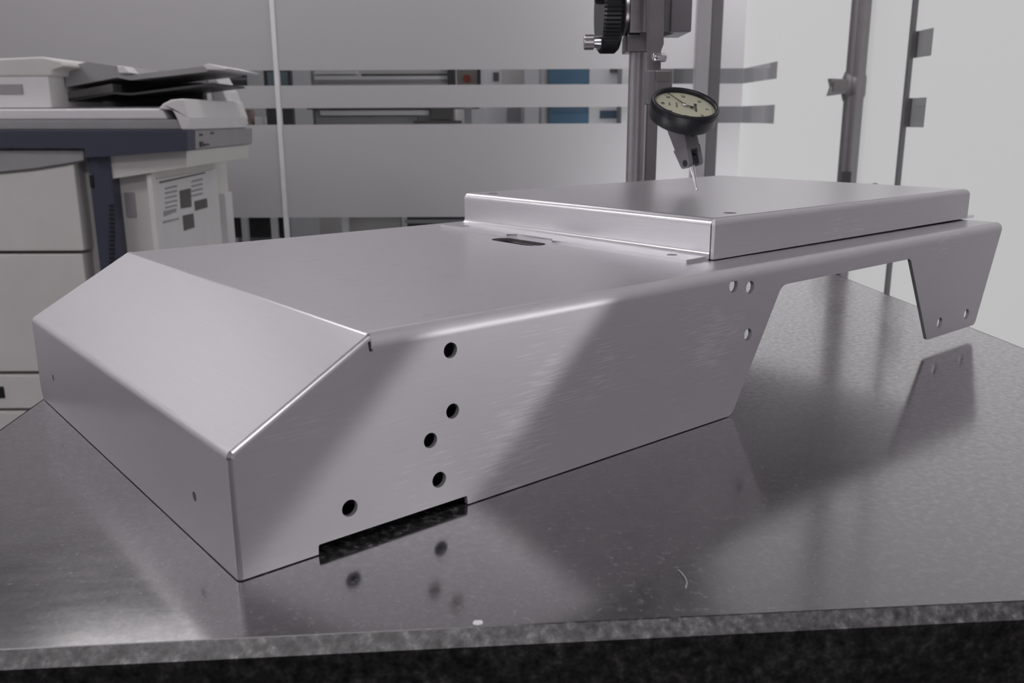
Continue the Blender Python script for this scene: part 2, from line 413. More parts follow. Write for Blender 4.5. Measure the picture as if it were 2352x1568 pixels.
mb = MB()
for x in (gx0 + .03, gx1 - .07): mb.box((x, gy0 + .03, zt_ - .05), (x + .04, gy1 - .03, zt_))
for y in (gy0 + .03, gy1 - .07): mb.box((gx0 + .03, y, zt_ - .05), (gx1 - .03, y + .04, zt_))
mb.build('frame', M['dgreyp'], stand)
for x in (gx0 + .03, gx1 - .07):
    for y in (gy0 + .03, gy1 - .07):
        MB().box((x, y, 0), (x + .04, y + .04, zt_ - .05)).build('leg', M['dgreyp'], stand)

# ------------------------------------------------------------------ the sheet metal housing
mm = 0.001
Wd, H, L_, T = 250.0, 71.1, 532.8, 2.0
xf, h1 = 50.8, 41.8
R = 5.0
def circ(x, y, r, n=28): return [(x + r * math.cos(2 * math.pi * i / n), y + r * math.sin(2 * math.pi * i / n)) for i in range(n)]
def fillet(pts, n=7):
    """pts: (x, y, radius)"""
    out = []; c = len(pts)
    for i in range(c):
        p = Vector(pts[i][:2]); r = pts[i][2]
        if not r: out.append((p.x, p.y)); continue
        a = (Vector(pts[i - 1][:2]) - p).normalized(); b = (Vector(pts[(i + 1) % c][:2]) - p).normalized()
        ang = a.angle(b); d = r / math.tan(ang / 2)
        s, e = p + a * d, p + b * d; cen = p + (a + b).normalized() * (r / math.sin(ang / 2))
        va, ve = s - cen, e - cen; t0 = math.atan2(va.y, va.x); t1 = math.atan2(ve.y, ve.x)
        dt = (t1 - t0 + math.pi) % (2 * math.pi) - math.pi
        for k in range(n + 1): out.append((cen.x + r * math.cos(t0 + dt * k / n), cen.y + r * math.sin(t0 + dt * k / n)))
    return out
def arc(c, r, t0, t1, n=10): return [(c[0] + r * math.cos(t0 + (t1 - t0) * i / n), c[1] + r * math.sin(t0 + (t1 - t0) * i / n)) for i in range(n + 1)]

def bend(mb, secs):
    """sections = outer arc followed by the inner arc back: two smooth skins and flat end faces"""
    n = len(secs[0]); h = n // 2
    mb.sweep([s_[:h] for s_ in secs], False, False); mb.sweep([s_[h:] for s_ in secs], False, False)
    for s_ in (secs[0], secs[-1]):
        mb.add(s_, [(i, i + 1, n - 2 - i, n - 1 - i) for i in range(h - 1)])
hs = thing('sheet_metal_housing', 'long brushed aluminium folded sheet housing with sloped front lying on the black granite', 'housing', MR)
sl = math.atan2(H - h1, xf); sd = (math.cos(sl), math.sin(sl)); sn = (-math.sin(sl), math.cos(sl))
E_ = 1.6                                     # radius of the welded edges
def slp(s, off): return (s * sd[0] + sn[0] * off, h1 + s * sd[1] + sn[1] * off)
SLEN = math.hypot(xf, H - h1)
def side_outline():
    a = slp(SLEN - 2.2, -E_); b = slp(1.5, -E_)
    pts = [(E_, 0, 0), (27.6, 0, 0), (27.8, 3.4, .6), (88.9, 3.5, .6), (89.3, 0, 0), (248.4, 0, 6), (283.2, 59.6, 7), (410.6, 59.6, 4), (442.0, 6.1, 3), (506.9, 6.1, 4.5),
           (L_ - 2.3, H - R, 0), (xf + 0.8, H - R, 0), (xf + 0.5, H - R - 0.9, .2), (xf - 0.7, H - R - 0.6, 0), (a[0], a[1], 0), (b[0], b[1], 0), (E_, h1 - 1.8, 0)]
    return fillet(pts)
holes = [(82.8, 60.4, 2.9), (83.2, 37.8, 2.85), (73.3, 29.0, 2.85), (76.6, 13.2, 3.0), (40.0, 12.9, 3.0),
         (244.2, 63.9, 3.2), (257.1, 61.6, 3.1), (257.7, 38.6, 3.0), (456.4, 14.7, 3.5), (493.1, 15.0, 3.5)]
xs_ = xf + 0.3
def yz_bend(mb, yc, sgn, x0, x1, x1b):
    out = arc((0, 0), R, math.pi / 2, math.pi, 20); inn = arc((0, 0), R - T, math.pi, math.pi / 2, 20)
    sec = out + inn
    secs = []
    for k in range(2):
        q = []
        for (u, v) in sec:
            x = x0 if k == 0 else (x1 - (x1 - x1b) * (1 - v / R))
            q.append((x * mm, (yc + sgn * u) * mm, (H - R + v) * mm))
        secs.append(q)
    bend(mb, secs)
for s_, nm in ((0, 'near'), (1, 'far')):
    ya, yb = (0, T) if s_ == 0 else (Wd, Wd - T)
    mb = MB()
    mb.prism([side_outline()] + [circ(*h) for h in holes], lambda u, v, d: (u * mm, d * mm, v * mm), ya, yb)
    yz_bend(mb, R if s_ == 0 else Wd - R, 1 if s_ == 0 else -1, xs_, L_, L_ - 2.3)
    mb.build('side_panel', M['alu_side'], hs)
# top plate
obr = arc((232.5, 154), 7.0, 0, math.pi, 10) + arc((232.5, 128), 7.0, math.pi, 2 * math.pi, 10)
mb = MB()
mb.prism([[(xs_, R), (L_, R), (L_, Wd - R), (xs_, Wd - R)], obr], lambda u, v, d: (u * mm, v * mm, d * mm), H, H - T)
# long bends
# crease between top and slope
RC = 3.0
half = sl / 2; dC = RC * math.tan(half)
cC = (xf + dC, H - RC)
t_top, t_sl = math.pi / 2, math.pi / 2 + sl
sec_o = arc(cC, RC, t_top, t_sl, 8); sec_i = arc(cC, RC - T, t_sl, t_top, 8)
bend(mb, [[(u * mm, y * mm, v * mm) for u, v in sec_o + sec_i] for y in (E_ + .4, Wd - E_ - .4)])
# fill between the crease arc end and the long bend start is inside the radius
mb.build('top_panel', M['alu'], hs)
# slope
RF = 3.2
ang = math.pi / 2 - sl; dF = RF * math.tan(ang / 2)
mb = MB()
s0, s1 = dF, SLEN - dC
mb.prism([[(s0, E_), (s1, E_), (s1, Wd - E_), (s0, Wd - E_)]], lambda u, v, d: (slp(u, d)[0] * mm, v * mm, slp(u, d)[1] * mm), 0, -T)
for yc, sg in ((E_, 1), (Wd - E_, -1)):
    a_ = arc((0, -E_), E_, math.pi / 2, math.pi, 6)
    for (ua, ub) in ((s0 - .4, SLEN - .5),):
        secs = [[(slp(u, v)[0] * mm, (yc + sg * w) * mm, slp(u, v)[1] * mm) for w, v in a_] for u in (ua, ub)]
        mb.sweep(secs, False, False)
# bend slope / front
cF = (RF, h1 - dF)
sec_o = arc(cF, RF, math.pi / 2 + sl, math.pi, 10); sec_i = arc(cF, RF - T, math.pi, math.pi / 2 + sl, 10)
bend(mb, [[(u * mm, y * mm, v * mm) for u, v in sec_o + sec_i] for y in (E_, Wd - E_)])
mb.build('sloped_panel', M['alu_y'], hs)
# front with its two small holes and a clipped corner
mb = MB()
zf = h1 - dF
mb.prism([[(E_, 0), (Wd - 4.5, 0), (Wd - E_, 5), (Wd - E_, zf), (E_, zf)], circ(32.7, 17.5, 1.7), circ(217.3, 17.5, 1.7)], lambda u, v, d: (d * mm, u * mm, v * mm), 0, T)
for yc, sg, z0 in ((E_, 1, 0), (Wd - E_, -1, 5)):
    a_ = arc((E_, 0), E_, math.pi / 2, math.pi, 6)
    secs = [[((x) * mm, (yc - sg * y) * mm, z * mm) for x, y in a_] for z in (z0, zf)]
    mb.sweep(secs, False, False)
mb.build('front_panel', M['alu_y'], hs)

# added, unseen cross wall: keeps light out behind the side holes
MB().prism([[(T + .3, .5), (Wd - T - .3, .5), (Wd - T - .3, H - R), (Wd - R, H - T - .1), (R, H - T - .1), (T + .3, H - R)]], lambda u, v, d: (d * mm, u * mm, v * mm), 239.0, 240.5).build('light_baffle', M['alu_y'], hs)

# ------------------------------------------------------------------ the tray cover lying on it
HC = 20.6; zc = H
cy0, cy1 = 24.3, 228.0
cx0, cx1 = 259.5, 533.5
cv = thing('tray_cover', 'low brushed aluminium tray cover with flanges lying on top of the housing', 'cover', MR @ Matrix.Translation((0, 0, zc * mm)))
mb = MB()
r2 = 3.6
# hat section: flange, wall, top, wall, flange
def hat(off):
    o = off
    ri, ro = r2 - o, r2 + o - T      # outer radius of convex bends / concave ones
    pts = []
    pts.append((242.0, T - o)); 
    pts += arc((cx0 - 2.2, T + 2.2), 2.2 + o, -math.pi / 2, 0, 6)
    pts += arc((cx0 + r2, HC - r2), r2 - o, math.pi, math.pi / 2, 8)
    pts += arc((cx1 - r2, HC - r2), r2 - o, math.pi / 2, 0, 8)
    pts += arc((cx1 + 2.2, T + 2.2), 2.2 + o, math.pi, 1.5 * math.pi, 6)
    pts.append((549.0, T - o))
    return pts
hp, hq = hat(0), hat(T)
sec = hp + hq[::-1]
yN = cy0 + 2.4
secA = [[(u * mm, y * mm, v * mm) for u, v in sec] for y in (yN, cy1)]
def strip(i0, i1, smooth, y0=yN, y1=cy1, hole=None):
    pass
n = len(hp)
# skin built segment by segment so bends shade smooth and flats stay flat
def seg_skin(P, flip, skip=()):
    for i in range(n - 1):
        if i in skip: continue
        a, b = P[i], P[i + 1]
        flat = math.hypot(a[0] - b[0], a[1] - b[1]) > 3
        mb.add([(a[0] * mm, yN * mm, a[1] * mm), (b[0] * mm, yN * mm, b[1] * mm), (b[0] * mm, cy1 * mm, b[1] * mm), (a[0] * mm, cy1 * mm, a[1] * mm)], [(0, 1, 2, 3)], not flat)
i_top = max(range(n - 1), key=lambda i: hp[i + 1][0] - hp[i][0] if hp[i][1] > HC - 1 else 0)
seg_skin(hp, False, (0, i_top)); seg_skin(hq, True, (0, i_top))
# top sheet with two holes
mb.prism([[(hp[i_top][0], cy0 + r2), (hp[i_top + 1][0], cy0 + r2), (hp[i_top + 1][0], cy1), (hp[i_top][0], cy1)], circ(287.5, 36.6, 3.4), circ(272.6, 214.5, 3.4)], lambda u, v, d: (u * mm, v * mm, d * mm), HC, HC - T)
# front flange with its notch and two slots
fl = [(242.0, cy0 + 7), (cx0 - 2.2, cy0 + 2.4), (cx0 - 2.2, cy1), (241.0, cy1)]
fl = [(cx0 - 2.2, cy0 + 3), (cx0 - 2.2, cy1), (239.6, cy1 - 0.5), (239.8, 160.5), (244.5, 156), (245.3, 126), (240.8, 121.5), (242.2, cy0 + 2.2)]
mb.prism([fl, circ(249.6, 42.0, 2.7), circ(246.0, 209.5, 2.7)], lambda u, v, d: (u * mm, v * mm, d * mm), T, 0.05)
# end caps of the section at both long sides
for y in (cy1,):
    mb.add([(u * mm, y * mm, v * mm) for u, v in sec], [(i, i + 1, 2 * n - 2 - i, 2 * n - 1 - i) for i in range(n - 1)])
mb.add([(u * mm, yN * mm, v * mm) for u, v in sec], [(i, i + 1, 2 * n - 2 - i, 2 * n - 1 - i) for i in range(n - 1)])
mb.build('cover_sheet', M['alu_bright'], cv, recalc=False)
# long side skirts, bent down from the top
for s_ in (0, 1):
    mb = MB()
    yy = lambda w: (cy0 + w) if s_ == 0 else (cy1 - w)
    outl = [(cx0 + .3, .5), (cx1 - .2, 1.2), (cx1 - .2, HC - r2), (cx0 + .3, HC - r2)]
    mb.prism([outl], lambda u, v, d: (u * mm, yy(d) * mm, v * mm), 0, T)
    # bend: profile of the cover end swept in a quarter turn
    out = arc((r2, HC - r2), r2, math.pi, math.pi / 2, 16); inn = arc((r2, HC - r2), r2 - T, math.pi / 2, math.pi, 16)
    secs = []
    N_ = 9
    def ins(v): 
        return r2 - math.sqrt(max(0, r2 * r2 - (max(0, v - (HC - r2))) ** 2))
    A, B = [], []
    for w, v in out + inn:
        A.append(((cx0 + .3 + ins(v) * .9) * mm, yy(w) * mm, v * mm)); B.append(((cx1 - .2 - ins(v) * .9) * mm, yy(w) * mm, v * mm))
    bend(mb, [A, B])
    mb.build('side_skirt', M['alu_bright'] if s_ else M['alu_side'], cv)

# ------------------------------------------------------------------ height gauge
GY = 0.58
hg = thing('height_gauge', 'grey twin column height gauge with black handwheel standing behind the housing', 'gauge', (at(1475, 300, GY).x, GY, TZ))
gl = hg.location
def gb(px0, py0, px1, py1, Ya, Yb, name, mat, parent=hg, bevel=0.0012):
    a, b = at(px0, py0, Ya) - gl, at(px1, py1, Ya) - gl
    return MB().box((a.x, Ya - gl.y, a.z), (b.x, Yb - gl.y, b.z)).build(name, mat, parent, bevel, 3)
mb = MB(); mb.prism([fillet([(-.075, -.05, .012), (.075, -.05, .012), (.075, .075, .02), (-.075, .075, .02)])], lambda u, v, d: (u, v, d), 0, 0.042)
mb.build('base', M['satin_grey'], hg, 0.003)
ztop = at(1475, -260, GY).z - TZ
cxa = at(1464, 300, GY).x - gl.x; cxb = at(1494, 300, GY).x - gl.x
mb = MB(); mb.lathe((cxa, 0, .04), (0, 0, 1), [(0.0093, 0), (0.0093, ztop - .04)], 32); mb.build('column', M['steel'], hg)
mb = MB(); mb.box((cxb - .0045, -.006, .04), (cxb + .0055, .006, ztop)); mb.build('column', M['dark_steel'], hg, 0.001)
mb = MB(); mb.box((cxa - .0005, -.0105, .04), (cxa + .0018, -.008, ztop)); mb.build('scale_groove', M['dark_steel'], hg)
MB().box((-.03, -.02, ztop), (.03, .025, ztop + .03)).build('head', M['satin_grey'], hg, 0.003)
# carriage
ZC = [at(1450, y, .55).z - TZ for y in (-120, 76)]
gb(1451, -120, 1491, 75, .553, .605, 'carriage', M['steel'])
a = at(1437, -10, .565) - gl
mb = MB(); wc = at(1433, 22, .58) - gl
mb.lathe((at(1420, 22, .58).x - gl.x, 0.0, wc.z), (1, 0, 0), [(.019, 0), (.022, .004), (.022, .010), (.020, .0135)], 36)
mb.build('gear_housing', M['steel'], hg)
gb(1441, 78, 1491, 118, .560, .60, 'lower_block', M['dark_steel'])
gb(1484, -150, 1524, 75, .535, .60, 'slide', M['dark_steel'])
gb(1523, -150, 1546, 74, .545, .60, 'display_housing', M['satin_grey'])
gb(1548, -150, 1588, 73, .540, .60, 'display_housing', M['satin_grey'])
mb = MB(); p0 = at(1526, 76, .552) - gl; p1 = at(1550, 76, .552) - gl; p2 = at(1526, 84, .552) - gl
mb.prism([[(p0.x, p0.z), (p1.x, p1.z), (p2.x, p2.z)]], lambda u, v, d: (u, d, v), .552 - gl.y, .585 - gl.y); mb.build('gusset', M['satin_grey'], hg)
# handwheel
wl, wrt = at(1376, 20, .58).x - gl.x, at(1421, 20, .58).x - gl.x
mb = MB(); mb.lathe((wl, 0.0, wc.z), (1, .05, -.0), [(.0345, 0), (.0368, .002), (.0368, wrt - wl - .003), (.034, wrt - wl)], 132, 0.972)
hwh = mb.build('handwheel', M['black'], hg)
mb = MB(); mb.lathe((wl + .001, 0.0, wc.z), (1, .05, 0), [(.030, -.001), (.030, wrt - wl)], 48); mb.build('wheel_hub', M['black'], hg)
k0 = at(1341, 97, .565) - gl; k1 = at(1364, 97, .565) - gl; k2 = at(1380, 97, .565) - gl
mb = MB(); mb.lathe(k0, (1, 0, 0), [(.0058, 0), (.0064, .0008), (.0064, k1.x - k0.x - .0005), (.0058, k1.x - k0.x)], 60, .965); mb.build('crank_knob', M['steel'], hg)
mb = MB(); mb.lathe((k1.x, k1.y, k1.z), (1, 0, 0), [(.0048, 0), (.0052, .003), (.0052, k2.x - k1.x)], 28); mb.build('crank_neck', M['chrome'], hg)
k3 = at(1366, -14, .56) - gl
mb = MB(); mb.lathe((k3.x, k3.y, k3.z), (1, 0, 0), [(.006, 0), (.0085, .002), (.0085, .007)], 28); mb.build('wheel_grip', M['black'], hg)
# arm that reaches towards the housing and drops to the clamp
AY = 0.445
gb(1489, -150, 1526, -90, AY, .60, 'arm', M['dark_steel'])
mb = MB(); prof = [(1491, -150), (1526, -150), (1525, 100), (1519, 116), (1518, 166), (1490, 166)]
pp = [at(x, y, AY) - gl for x, y in prof]
mb.prism([[(p.x, p.z) for p in pp]], lambda u, v, d: (u, d, v), AY - gl.y, AY + .012 - gl.y); mb.build('drop_bar', M['dark_steel'], hg, 0.0008)
c0, c1 = at(1499, 132, AY - .006) - gl, at(1532, 132, AY - .006) - gl
mb = MB(); mb.lathe((c0.x, c0.y, c0.z), (1, .12, 0), [(.0025, 0), (.0035, .001), (.0035, (c1.x - c0.x) - .001), (.0027, c1.x - c0.x)], 6)
mb.build('clamp_screw', M['chrome'], hg, 0.0006)
gb(1488, 160, 1506, 240, AY - .002, AY + .016, 'clamp', M['satin_grey'])
gb(1506, 160, 1543, 240, AY - .004, AY + .014, 'clamp', M['dark_steel'])
gb(1506, 165, 1536, 187, AY - .0046, AY - .0035, 'clamp_recess', M['recess'], bevel=0)

# ------------------------------------------------------------------ dial test indicator
tip = loc2w(386.4, 138.6, 91.7)
k = (tip - CAM).dot(-CB) / FPX              # metres per pixel of the photograph at the tip
di = thing('dial_test_indicator', 'small dial test indicator with black bezel and cream dial touching the tray cover', 'indicator', tip)
def S(px, py, dy=0.0): return Vector(((px - 1600.5) * k, dy, -(py - 440) * k))
cf = S(1565.5, 251, 0.0)
nrm = Vector((math.sin(math.radians(8)) * .9, -math.cos(math.radians(64)), math.sin(math.radians(64)) * math.cos(math.radians(8)))).normalized()
uax = Vector((1, 0, -math.tan(math.radians(8.2)))); uax = (uax - nrm * uax.dot(nrm)).normalized(); vax = nrm.cross(uax)   # u: right, v: away
RB = 76 * k
ROD = Matrix((uax, vax, nrm)).transposed().to_4x4(); ROD.translation = cf
bt_ = 0.0108
mb = MB(); mb.lathe((0, 0, 0), (0, 0, 1), [(RB * .895, -.0004), (RB * .905, .0020), (RB * .955, .0030), (RB * .99, .0022), (RB, .0008), (RB, -bt_ * .80), (RB * .96, -bt_ * .93), (RB * .90, -bt_), (RB * .5, -bt_)], 96, None, ROD)
mb.build('bezel', M['black'], di)
mb = MB(); 
for i in range(120):
    t_ = 2 * math.pi * i / 120; q = Matrix.Rotation(t_, 4, 'Z')
    mb.box((RB - .0003, -.00035, -.0020), (RB + .00035, .00035, .0012), ROD @ q)
kn = mb.build('bezel_knurl', M['black'], di); kn['kind'] = 'stuff'
mb = MB(); mb.lathe((0, 0, 0), (0, 0, 1), [(RB * .90, -.002), (RB * .90, -.0003)], 64, None, ROD); face = mb.build('dial_face', M['dial'], di)
# printing on the dial: its twelve o'clock points along +u
def text(body, size, r, ang, mat, parent, rot=0.0, bold=0.0):
    c = bpy.data.curves.new('numeral', 'FONT'); c.body = body; c.size = size; c.align_x = 'CENTER'; c.align_y = 'CENTER'; c.offset = bold; c.extrude = 0.00003; c.resolution_u = 3
    o = bpy.data.objects.new('numeral', c); COL.objects.link(o)
    bpy.context.view_layer.update()
    me = bpy.data.meshes.new_from_object(o.evaluated_get(bpy.context.evaluated_depsgraph_get()))
    bpy.data.objects.remove(o, do_unlink=True)
    me.materials.clear(); me.materials.append(mat)
    x, y = r * math.cos(ang), r * math.sin(ang)
    m = ROD @ Matrix.Translation((x, y, -.00022)) @ Matrix.Rotation(-math.pi / 2 + rot, 4, 'Z')
    me.transform(m)
    return me
def put(me, name, parent):
    o = bpy.data.objects.new(name, me); COL.objects.link(o); o.parent = parent; return o
for i, s in enumerate(['0', '10', '20', '30', '40', '30', '20', '10']):
    put(text(s, RB * .155, RB * .665, math.radians(-45 * i), M['ink'], face, 0, .00003), 'numeral', face)
put(text('Mitutoyo', RB * .15, RB * .33, 0, M['ink'], face, 0, .00008), 'lettering', face)
put(text('0.01mm', RB * .10, RB * .24, math.pi, M['ink'], face), 'lettering', face)
put(text('0-40-0', RB * .08, RB * .46, math.pi, M['ink'], face), 'lettering', face)
put(text('JAPAN', RB * .06, RB * .19, 0, M['ink'], face), 'lettering', face)
mb = MB()
for i in range(80):
    q = Matrix.Rotation(2 * math.pi * i / 80, 4, 'Z'); ln = .11 if i % 10 == 0 else (.085 if i % 5 == 0 else .055)
    mb.box((RB * (.885 - ln), -RB * .004, -.0003), (RB * .885, RB * .004, -.0002), ROD @ q)
g = mb.build('graduations', M['ink'], face); g['kind'] = 'stuff'
# needle
def onface(px, py):                           # image offset on the tilted face
    d = S(px, py) - cf; v = Vector((d.x, 0, d.z))
    # move along y so that the point lies in the face plane
    y = -(v.x * nrm.x + v.z * nrm.z) / nrm.y
    return Vector((v.x, y, v.z))
nt_, ntail = onface(1527, 219), onface(1580, 257)
c_ = cf + nrm * .0008
mb = MB()
def flatbar(p, q, w0, w1, h=.0003):
    d = (q - p).normalized(); s = nrm.cross(d)
    vs = [p - s * w0, p + s * w0, q + s * w1, q - s * w1]; vs += [v + nrm * h for v in vs]
    mb.add(vs, [(0, 1, 2, 3), (4, 7, 6, 5), (0, 4, 5, 1), (1, 5, 6, 2), (2, 6, 7, 3), (3, 7, 4, 0)])
flatbar(c_, c_ + nt_, .0004, .00012); flatbar(c_, c_ + ntail, .0004, .0005)
mb.cyl(c_ + ntail - nrm * .0001, c_ + ntail + nrm * .0004, .0011, n=20)
nd = mb.build('needle', M['ink'], di)
mb = MB(); mb.lathe(c_, nrm, [(.0017, -.0008), (.0017, .0003), (.0011, .0008), (.0004, .0009)], 24); mb.build('needle_hub', M['chrome'], di)
# body: wedge that narrows to the pivot fork
piv = S(1588, 378, .001)
top = cf - nrm * bt_ * .9 + Vector((0.0012, .002, .0))
ax = (piv - top); LB = ax.length; ax.normalize()
fr = Vector((math.sin(math.radians(30)), -math.cos(math.radians(30)), 0)); fr = (fr - ax * fr.dot(ax)).normalized(); sd_ = ax.cross(fr)
if sd_.x > 0: sd_ = -sd_
MBODY = Matrix((sd_, fr, ax)).transposed().to_4x4(); MBODY.translation = top    # x: to the left side, y: towards the front, z: down to the pivot
bw = .0054
mb2 = MB()
mb2.prism([[(-.0125, 0.0), (.0052, 0.0), (.0050, LB * .70), (-.0070, LB * .80)]], lambda u, v, d: (d, u, v), -bw, bw, MBODY)
mb2.build('body', M['satin_grey'], di, 0.0007)
for sgn in (1, -1):
    mb3 = MB(); mb3.prism([fillet([(-.0090, LB * .62, 0), (.0050, LB * .62, 0), (.0042, LB * 1.08, .003), (-.0046, LB * 1.08, .003)])], lambda u, v, d: (d, u, v), sgn * bw * .5, sgn * bw * 1.08, MBODY)
    mb3.build('fork_lug', M['satin_grey'], di, 0.0003)
mb4 = MB(); mb4.cyl((-.001, .0054, LB * .42), (-.001, .0046, LB * .42), .0008, n=16, m=MBODY); mb4.build('screw_hole', M['black'], di)
mb4 = MB(); mb4.cyl((bw * 1.12, .0, LB * .97), (bw * .9, .0, LB * .97), .0022, n=20, m=MBODY); mb4.build('pivot_pin', M['black'], di)
mb4 = MB(); mb4.cyl((-bw * .46, .0, LB * .93), (bw * .46, .0, LB * .93), .0042, n=28, m=MBODY); mb4.build('pivot_drum', M['black'], di)
# neck between bezel and body
mb4 = MB(); mb4.cyl(cf - nrm * bt_ * .9, cf - nrm * (bt_ + .004), RB * .42, RB * .36, 32); mb4.build('bezel_neck', M['black'], di)
# stylus and ball
bc = Vector((0, 0, .0010))
p_a = S(1584, 372, .0)
dirs = (bc - p_a)
mb4 = MB()
secs = []
for t_, r in ((0, .0017), (.22, .0019), (.5, .0013), (.86, .0006), (1, .0005)):
    c0_ = p_a + dirs * t_; d = dirs.normalized(); e = d.orthogonal().normalized(); g_ = d.cross(e)
    secs.append([c0_ + (e * math.cos(2 * math.pi * i / 20) + g_ * math.sin(2 * math.pi * i / 20)) * r for i in range(20)])
mb4.sweep(secs); mb4.build('stylus', M['chrome'], di)
bm = bmesh.new(); bmesh.ops.create_uvsphere(bm, u_segments=20, v_segments=12, radius=.00135, matrix=Matrix.Translation(bc + Vector((0, 0, .00035))))
me = bpy.data.meshes.new('ball_tip'); bm.to_mesh(me); bm.free(); me.polygons.foreach_set('use_smooth', [True] * len(me.polygons)); me.materials.append(M['chrome'])
put(me, 'ball_tip', di)
# holder that joins the clamp to the indicator
q0 = at(1522, 236, AY + .004) - gl; q1 = tip + top + Vector((-.001, .012, -.012)) - gl
mb = MB(); mb.cyl((q0.x, q0.y, q0.z), (q1.x, q1.y, q1.z), .004, n=24); mb.build('holder_rod', M['steel'], hg)

# ------------------------------------------------------------------ photocopier
CY = 1.75
pc = thing('photocopier', 'cream and navy office photocopier standing left in front of the frosted glass', 'copier', (at(0, 500, CY).x, CY + .28, 0))
pl = pc.location
def cb(px0, py0, px1, py1, Ya, Yb, name, mat, parent=pc, bevel=0.003, z0=None):
    a, b = at(px0, py0, Ya) - pl, at(px1, py1 if z0 is None else py0 + 120, Ya) - pl
    return MB().box((a.x, Ya - pl.y, a.z), (b.x, Yb - pl.y, b.z if z0 is None else z0)).build(name, mat, parent, bevel)
def cprof(pts, Ya, Yb, name, mat, parent=pc, bevel=0.002):
    q = [at(x, y, Ya) - pl for x, y in pts]
    return MB().prism([[(p.x, p.z) for p in q]], lambda u, v, d: (u, d, v), Ya - pl.y, Yb - pl.y).build(name, mat, parent, bevel)
LX = -330
cb(LX, 352, 355, 0, 1.80, 2.34, 'body', M['cream'], z0=0.06)
cb(LX + 20, 900, 330, 0, 1.84, 2.30, 'plinth', M['dgreyp'], z0=0.0)
door = cb(LX, 346, 193, 576, CY, 1.80, 'front_door', M['cream'])
cprof([(LX, 347), (192, 346), (192, 368), (150, 376), (80, 387), (0, 395), (LX, 408)], CY - .006, CY - .0005, 'door_band', M['greyp'], door)
cprof([(LX, 408), (0, 395), (80, 387), (150, 376), (192, 368), (192, 371), (150, 380), (80, 391), (0, 399), (LX, 412)], CY - .003, CY - .0005, 'door_seam', M['recess'], door, 0)
for a, b in ((585, 853), (862, 938), (946, 1120), (1128, 1300)):
    d = cb(LX, a, 222, b, CY + .002, 1.80, 'drawer', M['cream'])
    if a == 862: cb(-90, 888, 11, 915, CY - .001, CY + .004, 'drawer_handle', M['black'], d)
cb(197, 345, 262, 0, CY + .008, 1.801, 'corner_column', M['navy'], z0=0.06)
cb(203, 400, 216, 432, CY + .005, CY + .009, 'latch', M['black'])
mb = MB()
for i in range(16):
    y = 470 + i * 10; a, b = at(250, y, CY + .005) - pl, at(262, y + 5, CY + .005) - pl
    mb.box((a.x, CY + .005 - pl.y, a.z), (b.x, CY + .009 - pl.y, b.z))
vs = mb.build('vent_teeth', M['black'], pc); vs['kind'] = 'stuff'
cb(284, 442, 314, 500, 1.797, 1.801, 'grip_recess', M['greyp'])
# scanner unit
sc_ = cprof([(LX, 300), (430, 299), (431, 346), (235, 360), (194, 362), (194, 341), (LX, 338)], CY - .02, CY + .03, 'control_panel', M['navy'], bevel=.004)
cprof([(LX, 299), (432, 298), (433, 346), (LX, 346)], CY + .015, 2.26, 'scanner_body', M['greyp'], bevel=.004)
cprof([(235, 352), (428, 347), (428, 384), (410, 387), (235, 414)], CY + .015, 2.24, 'scanner_underside', M['cream'], bevel=.004)
cb(438, 299, 437, 0, CY, CY, 'x', M['cream']) if False else None
Xs = at(433, 320, CY + .015).x + .0005
def sidebox(px0, py0, px1, py1, X, t, name, mat, parent=pc):
    pm = ((px0 + px1) / 2, (py0 + py1) / 2)
    y0_, y1_ = at_x(px0, pm[1], X).y, at_x(px1, pm[1], X).y
    z0_, z1_ = at_x(pm[0], py0, X).z, at_x(pm[0], py1, X).z
    return MB().box((X - pl.x - .001, y0_ - pl.y, z0_), (X - pl.x + t, y1_ - pl.y, z1_)).build(name, mat, parent)
for r in ((458, 307, 465, 312), (484, 303, 491, 308), (460, 325, 467, 337), (470, 330, 480, 334)): sidebox(*r, Xs, .001, 'port', M['dgreyp'])
# platen lid
cprof([(LX, 251), (372, 249), (385, 274), (LX, 276)], CY + .01, 2.2, 'platen_edge', M['white'], bevel=.004)
cprof([(LX, 275), (405, 274), (420, 298), (LX, 299)], CY + .012, 2.2, 'platen_lid', M['greyp'], bevel=.004)
cprof([(362, 251), (374, 238), (392, 229), (420, 226), (436, 270), (434, 298), (417, 298), (405, 270), (395, 252)], CY + .005, 2.19, 'lid_end_cap', M['white'], bevel=.003)
cprof([(474, 170), (490, 168), (515, 212), (541, 286), (500, 289), (486, 225)], 2.14, 2.26, 'hinge_cover', M['white'], bevel=.003)
# document feeder
cb(LX, 172, 119, 248, CY + .04, 2.05, 'document_feeder', M['white'])
cprof([(LX, 142), (0, 134), (95, 130), (140, 140), (148, 152), (120, 160), (119, 174), (LX, 178)], CY + .035, 2.08, 'feeder_cover', M['cream'], bevel=.004)
cb(-60, 194, 52, 216, CY + .037, CY + .041, 'feeder_label', M['greyp'], bevel=0)
it = cprof([(150, 154), (200, 142), (270, 152), (300, 172), (468, 152), (474, 158), (478, 164), (300, 184), (268, 178), (150, 200)], 1.86, 2.12, 'input_tray', M['greyp'], bevel=.002)
cprof([(268, 150), (285, 152), (300, 168), (272, 168)], 1.85, 1.90, 'paper_guide', M['white'], it)
cprof([(466, 150), (478, 146), (524, 157), (514, 161), (474, 160)], 1.86, 2.12, 'tray_tip', M['white'], it)
cprof([(150, 228), (262, 211), (300, 214), (486, 190), (490, 195), (300, 219), (262, 216), (150, 234)], 1.87, 2.12, 'output_tray', M['dgreyp'], bevel=0)
cprof([(152, 212), (258, 192), (260, 212), (152, 230)], 1.87, 1.92, 'tray_slot', M['recess'], bevel=0)
cb(150, 190, 470, 250, 2.12, 2.15, 'feeder_back', M['dgreyp'])
